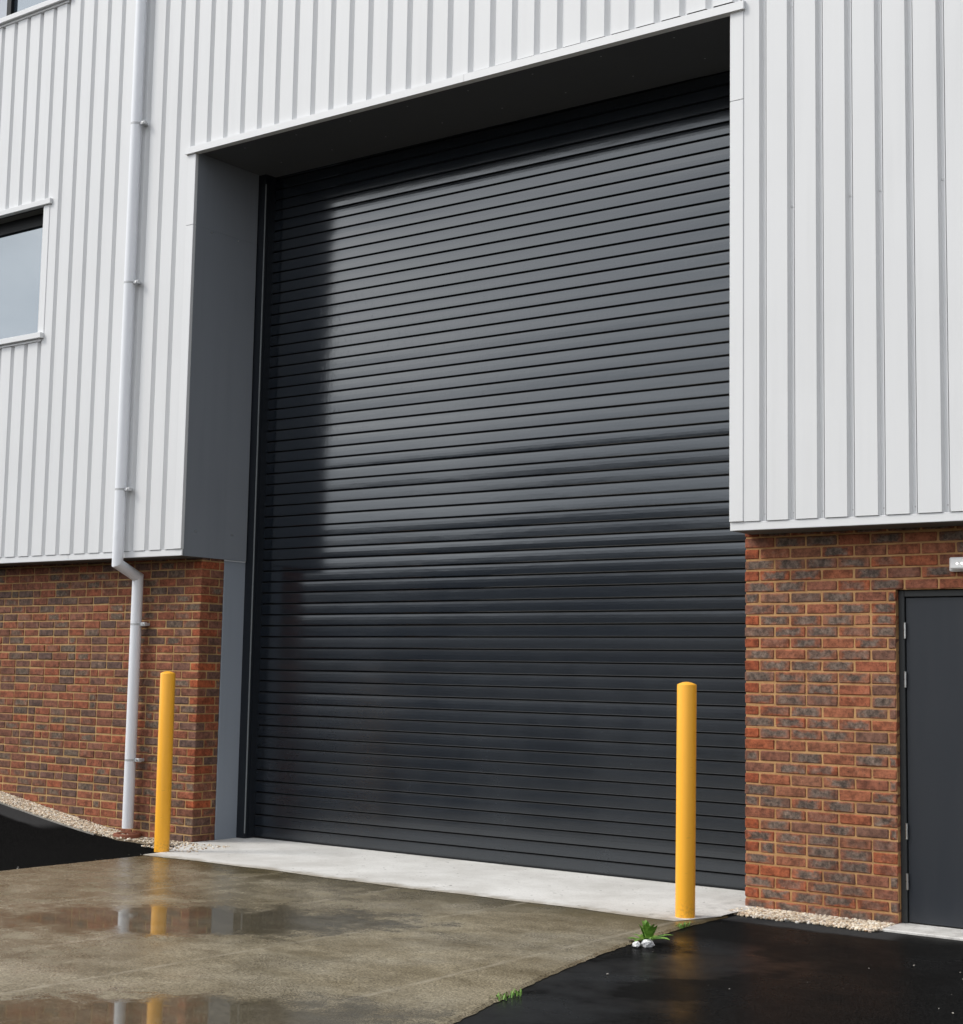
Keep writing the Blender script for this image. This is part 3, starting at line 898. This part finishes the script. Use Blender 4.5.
def lump(x, y, r, label, seed):
    random.seed(seed)
    bm = bmesh.new(); bmesh.ops.create_icosphere(bm, subdivisions=3, radius=r)
    dirs = [(Vector((random.gauss(0, 1), random.gauss(0, 1), random.gauss(0, 1))).normalized(), random.uniform(.45, 1.0)) for _ in range(26)]
    for v in bm.verts:
        n = v.co.normalized(); s = 1.0
        for d, k in dirs:
            q = n.dot(d)
            if q > .2: s = min(s, k / q) 
        v.co = n * r * s * random.uniform(.90, 1.10)
        v.co.z *= .8
    for v in bm.verts: v.co += Vector((x, y, r * .55))
    me = bpy.data.meshes.new('white_stone'); bm.to_mesh(me); bm.free(); me.materials.append(M['litter'])
    o = bpy.data.objects.new('white_stone', me); COL.objects.link(o); tag(o, label, 'stone', 'white lumps beside the weed')
lump(4.725, -1.450, .040, 'larger white crumpled stone lying against the weed', 5)
lump(4.684, -1.508, .032, 'smaller white crumpled stone left of the larger one by the weed', 9)
random.seed(4)
b = MB()
for i in range(30):
    if random.random() < .6: x, y = -.47 - abs(random.gauss(0, .12)), random.uniform(-2.6, -.4)
    else: x, y = random.uniform(4.6, 7.2), random.uniform(-2.4, -.12)
    pebble(b, x, y, rampz(x) + .001, random.choice((.002, .003, .004, .006)))
tag(b.build('stray_grit', M['grit']), 'stray pale grit scattered over the black asphalt', 'grit', None, 'stuff')

# ------------------------------------------------------------------ across the yard (seen only as reflection)
def m_far(name, a, b_):
    m = mat(name, a, .8, .2); k = N(m); c = k.coord(); k.set('Base Color', k.mix(k.noise(c, .3, 3), a, b_)); return m
far_dark, far_tan = m_far('far_dark_cladding', (.10, .105, .112), (.15, .155, .165)), m_far('far_tan_brick', (.30, .27, .22), (.38, .33, .27))
ow = empty('opposite_warehouse', (-30, -34, 0))
tag(ow, 'dark clad warehouse across the yard, mirrored dimly in the shutter', 'warehouse')
b = MB(); b.box(-70, -34, -50, -34, 0, 5.2); b.box(-34, -24, -50, -34.2, 0, 6.6); b.box(-24, -17.5, -50, -34.5, 0, 7.6); b.build('wall', far_dark, ow)
b = MB(); b.box(-17.4, 2, -50, -35, 0, 6.1); b.build('annex', far_tan, ow)
b = MB(); b.box(-23.9, -20.6, -34.6, -34.4, 0, 3.3); b.build('door', far_tan, ow)
b = MB(); b.box(-70.4, -17.1, -50.4, -33.6, 7.2, 7.4) if False else b.box(-70.4, -34.1, -50.4, -33.7, 5.2, 5.45); b.build('roof', far_dark, ow)

# ------------------------------------------------------------------ light
SUN_EL, SUN_AZ = 44, 229       # azimuth measured clockwise from +Y
wd_ = bpy.data.worlds.new('World'); S.world = wd_; wd_.use_nodes = True
nt = wd_.node_tree
bg = nt.nodes['Background']
sky = nt.nodes.new('ShaderNodeTexSky'); sky.sky_type = 'NISHITA'; sky.sun_disc = False
sky.sun_elevation = R(SUN_EL); sky.sun_rotation = R(SUN_AZ)
sky.air_density = 1.0; sky.dust_density = 2.0
k = N.__new__(N); k.m = None; k.t = nt; k.b = None
tc = nt.nodes.new('ShaderNodeTexCoord').outputs['Generated']
cl = k.noise(k.mapping(tc, (1.6, 1.6, 3.2)), 1.7, 7, .58, .3)
cloud = k.ramp(cl, [(.30, (3.7, 3.95, 4.4)), (.5, (6.3, 6.5, 6.8)), (.68, (9.3, 9.3, 9.3))])
sv = nt.nodes.new('ShaderNodeVectorMath'); sv.operation = 'DOT_PRODUCT'; k.l(tc, sv.inputs[0])
_a, _e = R(SUN_AZ), R(SUN_EL)
sv.inputs[1].default_value = (math.sin(_a) * math.cos(_e), math.cos(_a) * math.cos(_e), math.sin(_e))
glow = k.maprange(sv.outputs['Value'], .0, 1.0, .62, 1.75)
cloud = k.mix(1.0, cloud, glow, 'MULTIPLY')
cov = k.maprange(cl, .22, .50, .62, .95)
k.l(k.mix(cov, sky.outputs[0], cloud), bg.inputs['Color'])
bg.inputs['Strength'].default_value = .12
sl = bpy.data.lights.new('sun', 'SUN'); sl.energy = 1.5; sl.angle = R(16); sl.color = (1, .95, .87)
so = bpy.data.objects.new('sun', sl); COL.objects.link(so)
az, el = R(SUN_AZ), R(SUN_EL)
dvec = Vector((math.sin(az) * math.cos(el), math.cos(az) * math.cos(el), math.sin(el)))
so.rotation_euler = dvec.to_track_quat('Z', 'Y').to_euler(); so.location = dvec * 30

# ------------------------------------------------------------------ camera
cam = bpy.data.cameras.new('camera'); co = bpy.data.objects.new('camera', cam); COL.objects.link(co); S.camera = co
f = 1550.0
cam.sensor_fit = 'HORIZONTAL'; cam.sensor_width = 36; cam.lens = 36 * f / 963
cam.clip_start = .1; cam.clip_end = 2000
yaw, pitch, roll = R(-36.73), R(5.94), R(-1.05)
fw = Vector((math.sin(yaw) * math.cos(pitch), math.cos(yaw) * math.cos(pitch), math.sin(pitch)))
r_ = Vector((math.cos(yaw), -math.sin(yaw), 0)); d_ = fw.cross(r_)
c_, s_ = math.cos(roll), math.sin(roll)
right = c_ * r_ + s_ * d_; down = -s_ * r_ + c_ * d_
mw = Matrix((right, -down, -fw)).transposed().to_4x4(); mw.translation = Vector((9.302, -9.239, 1.520))
co.matrix_world = mw

S.view_settings.view_transform = 'Standard'; S.view_settings.look = 'None'
S.view_settings.exposure = 0.40; S.view_settings.gamma = 1
S.cycles.use_denoising = True
S.cycles.max_bounces = 8
S.cycles.sample_clamp_indirect = 6
